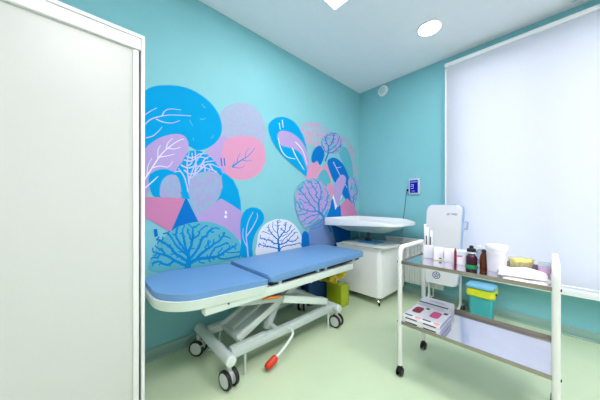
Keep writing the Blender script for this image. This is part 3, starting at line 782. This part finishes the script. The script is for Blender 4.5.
bottle('spray_bottle', 'small clear bottle between the dark bottle and the amber bottle', 1.660, -1.205, [(.02, 0), (.021, .003), (.021, .07), (.012, .085), (.009, .09)], 'clear', [(.011, .09), (.011, .108), (.006, .112)], 'uvface', k=1.,
       extra=lambda t, sc: obj('label_band', lathe(B(), sc([(.0212, .03), (.0216, .03), (.0216, .055), (.0212, .055)]), (1.660, -1.205, TS), 24), 'cartonside', t))
bottle('amber_bottle', 'amber glass bottle with dark cap beside the white bucket', 1.697, -1.305, [(.02, 0), (.0225, .003), (.0225, .058), (.016, .078), (.009, .088), (.009, .094)], 'brown', [(.012, .09), (.012, .106), (.01, .108)], 'darkprint', k=.98)

BX, BY = 1.760, -1.345
bk = thing('lidded_bucket', 'white lidded plastic bucket standing on the top shelf', 'bucket', (BX, BY, TS))
b = B(); lathe(b, [(.040, 0), (.042, .003), (.047, .130), (.045, .131)], (BX, BY, TS), 36); obj('body', b, 'carton', bk)
b = B(); lathe(b, [(.0475, .123), (.0495, .125), (.0495, .141), (.047, .145), (.025, .147)], (BX, BY, TS), 36); obj('lid', b, 'white', bk)
b = B(); tube(b, smoothpath([(BX+.049*math.cos(a), BY+.049*math.sin(a), TS+.117-.012*abs(math.sin(a))) for a in [math.radians(q) for q in range(200, 345, 18)]]), .002, 6); obj('handle', b, 'white', bk)

OX, OY = 1.850, -1.185
bw = thing('plastic_bowl', 'translucent yellow plastic bowl of gauze behind the white packs', 'bowl', (OX, OY, TS))
b = B(); lathe(b, [(.044, 0), (.047, .003), (.057, .058), (.055, .058), (.045, .006), (.02, .005)], (OX, OY, TS), 32); obj('bowl', b, 'bowl', bw)
b = B()
for k in range(9):
    a = k*2.4; r_ = .012+.003*k; lathe(b, [(.004, -.014), (.018, -.006), (.02, .004), (.01, .013), (.002, .016)], (OX+r_*math.cos(a), OY+r_*math.sin(a), TS+.026+.008*(k % 3)), 9)
obj('gauze', b, 'bowlin', bw)
pk = thing('lidded_dish', 'shallow pink plastic dish by the right end of the top shelf', 'dish', (1.942, -1.19, TS))
b = B(); prism(b, rrect(1.920, 1.968, -1.255, -1.125, .012), TS, TS+.036, .004, taper=.9); obj('dish', b, 'pinktray', pk)
b = B(); prism(b, rrect(1.919, 1.969, -1.257, -1.123, .012), TS+.0365, TS+.044, .002); obj('lid', b, 'clear', pk)

def pack(cx, cy, lx, ly, h, yaw, z, label, seed):
    rnd = random.Random(seed); b = B(); nu, nv = 22, 14; f = yawxf(cx, cy, z, yaw); top = []; bot = []
    ph = [rnd.uniform(0, 6) for _ in range(4)]
    for i in range(nu+1):
        rt, rb = [], []
        for j in range(nv+1):
            u, v = i/nu*2-1, j/nv*2-1
            e = max(0, (1-abs(u)**4)*(1-abs(v)**4))**.5
            k = 1+.05*math.sin(3*v+ph[0]) if abs(u) > .8 else 1
            hh = h*e*(.82+.13*math.sin(5*u+ph[1]+2*v)+.08*math.sin(9*v+ph[2]+3*u))
            sx, sy = u*lx/2*(1-.06*v*v)*k, v*ly/2*(1-.06*u*u)
            rt.append(b.verts.new(f(Vector((sx, sy, .003+hh))))); rb.append(b.verts.new(f(Vector((sx, sy, 0)))))
        top.append(rt); bot.append(rb)
    for i in range(nu):
        for j in range(nv):
            b.faces.new((top[i][j], top[i+1][j], top[i+1][j+1], top[i][j+1])); b.faces.new((bot[i][j], bot[i][j+1], bot[i+1][j+1], bot[i+1][j]))
    for i in range(nu):
        b.faces.new((bot[i][0], bot[i+1][0], top[i+1][0], top[i][0])); b.faces.new((bot[i][nv], top[i][nv], top[i+1][nv], bot[i+1][nv]))
    for j in range(nv):
        b.faces.new((bot[0][j], top[0][j], top[0][j+1], bot[0][j+1])); b.faces.new((bot[nu][j], bot[nu][j+1], top[nu][j+1], top[nu][j]))
    o = obj('sterile_pack', b, 'sheet', loc=(cx, cy, z)); tag(o, label, 'pack', 'white packs on the top shelf')
pack(1.880, -1.44, .175, .155, .018, .03, TS+.001, 'flat white wrapped pack lying lowest at the right end of the top shelf', 1)
pack(1.868, -1.438, .185, .145, .030, .08, TS+.0195, 'puffy white wrapped pack lying on top of the other pack', 2)

# glove boxes on the lower shelf
def glovebox(cx, cy, z, label, window, side):
    t = thing('glove_box', label, 'box', (cx, cy, z), 'glove boxes on the lower shelf'); w_, d_, h = .108, .235, .027
    b = B(); box(b, cx-w_/2, cx+w_/2, cy-d_/2, cy+d_/2, z, z+h, .002); bd = obj('carton', b, 'carton', t)
    b = B(); box(b, cx+w_/2, cx+w_/2+.0008, cy-d_/2+.004, cy+d_/2-.004, z+.005, z+h-.004); obj('side_print', b, 'cartonside', bd)
    b = B(); box(b, cx-.035, cx+.035, cy-d_/2-.0008, cy-d_/2, z+.009, z+.016); obj('front_print', b, 'darkprint', bd)
    if window:
        b = B(); prism(b, rrect(cx-.034, cx+.018, cy-.03, cy+.075, .02), z+h, z+h+.0012); obj('dispensing_window', b, window, bd)
        b = B(); box(b, cx-.045, cx+.0, cy-.105, cy-.088, z+h, z+h+.0008); obj('top_print', b, 'darkprint', bd); obj('top_print', box(B(), cx+.022, cx+.044, cy+.07, cy+.098, z+h, z+h+.0008), 'darkprint', bd)
        b = B(); lathe(b, [(.018, 0), (.018, .0008)], (cx+.034, cy-.10, z+h), 18); obj('round_print', b, 'pinkprint', bd)
GX, GY = 1.364, -1.415
for (x, w_, q) in ((GX, 'redprint', 'left'), (GX+.107, 'magenta', 'right')):
    glovebox(x, GY, LS, 'lower white glove box of the %s stack at the front of the lower shelf' % q, None, q)
    glovebox(x, GY, LS+.0273, 'white glove box with %s window topmost on the %s stack' % ('dark red' if q == 'left' else 'magenta', q), w_, q)
lb = thing('long_carton', 'long white carton with a dark strip behind the glove boxes', 'box', (1.425, -1.20, LS))
b = B(); box(b, 1.31, 1.505, -1.28, -1.14, LS, LS+.068, .003); bd = obj('carton', b, 'carton', lb)
obj('dark_strip', box(B(), 1.315, 1.50, -1.277, -1.258, LS+.068, LS+.0688), 'darkprint', bd)
b = B(); box(b, 1.37, 1.46, -1.21, -1.195, LS+.068, LS+.0688); obj('pink_print', b, 'pinkprint', bd)

# ------------------------------------------------------------ daylight
w = bpy.data.worlds.new('sky'); SC.world = w; w.use_nodes = True; nt = w.node_tree
bg = nt.nodes['Background']; bg.inputs['Color'].default_value = (.88, .89, .98, 1); bg.inputs['Strength'].default_value = 2.9

SC.view_settings.view_transform = 'Standard'; SC.view_settings.look = 'None'; SC.view_settings.gamma = 1
SC.view_settings.use_curve_mapping = False; SC.view_settings.exposure = 0.2
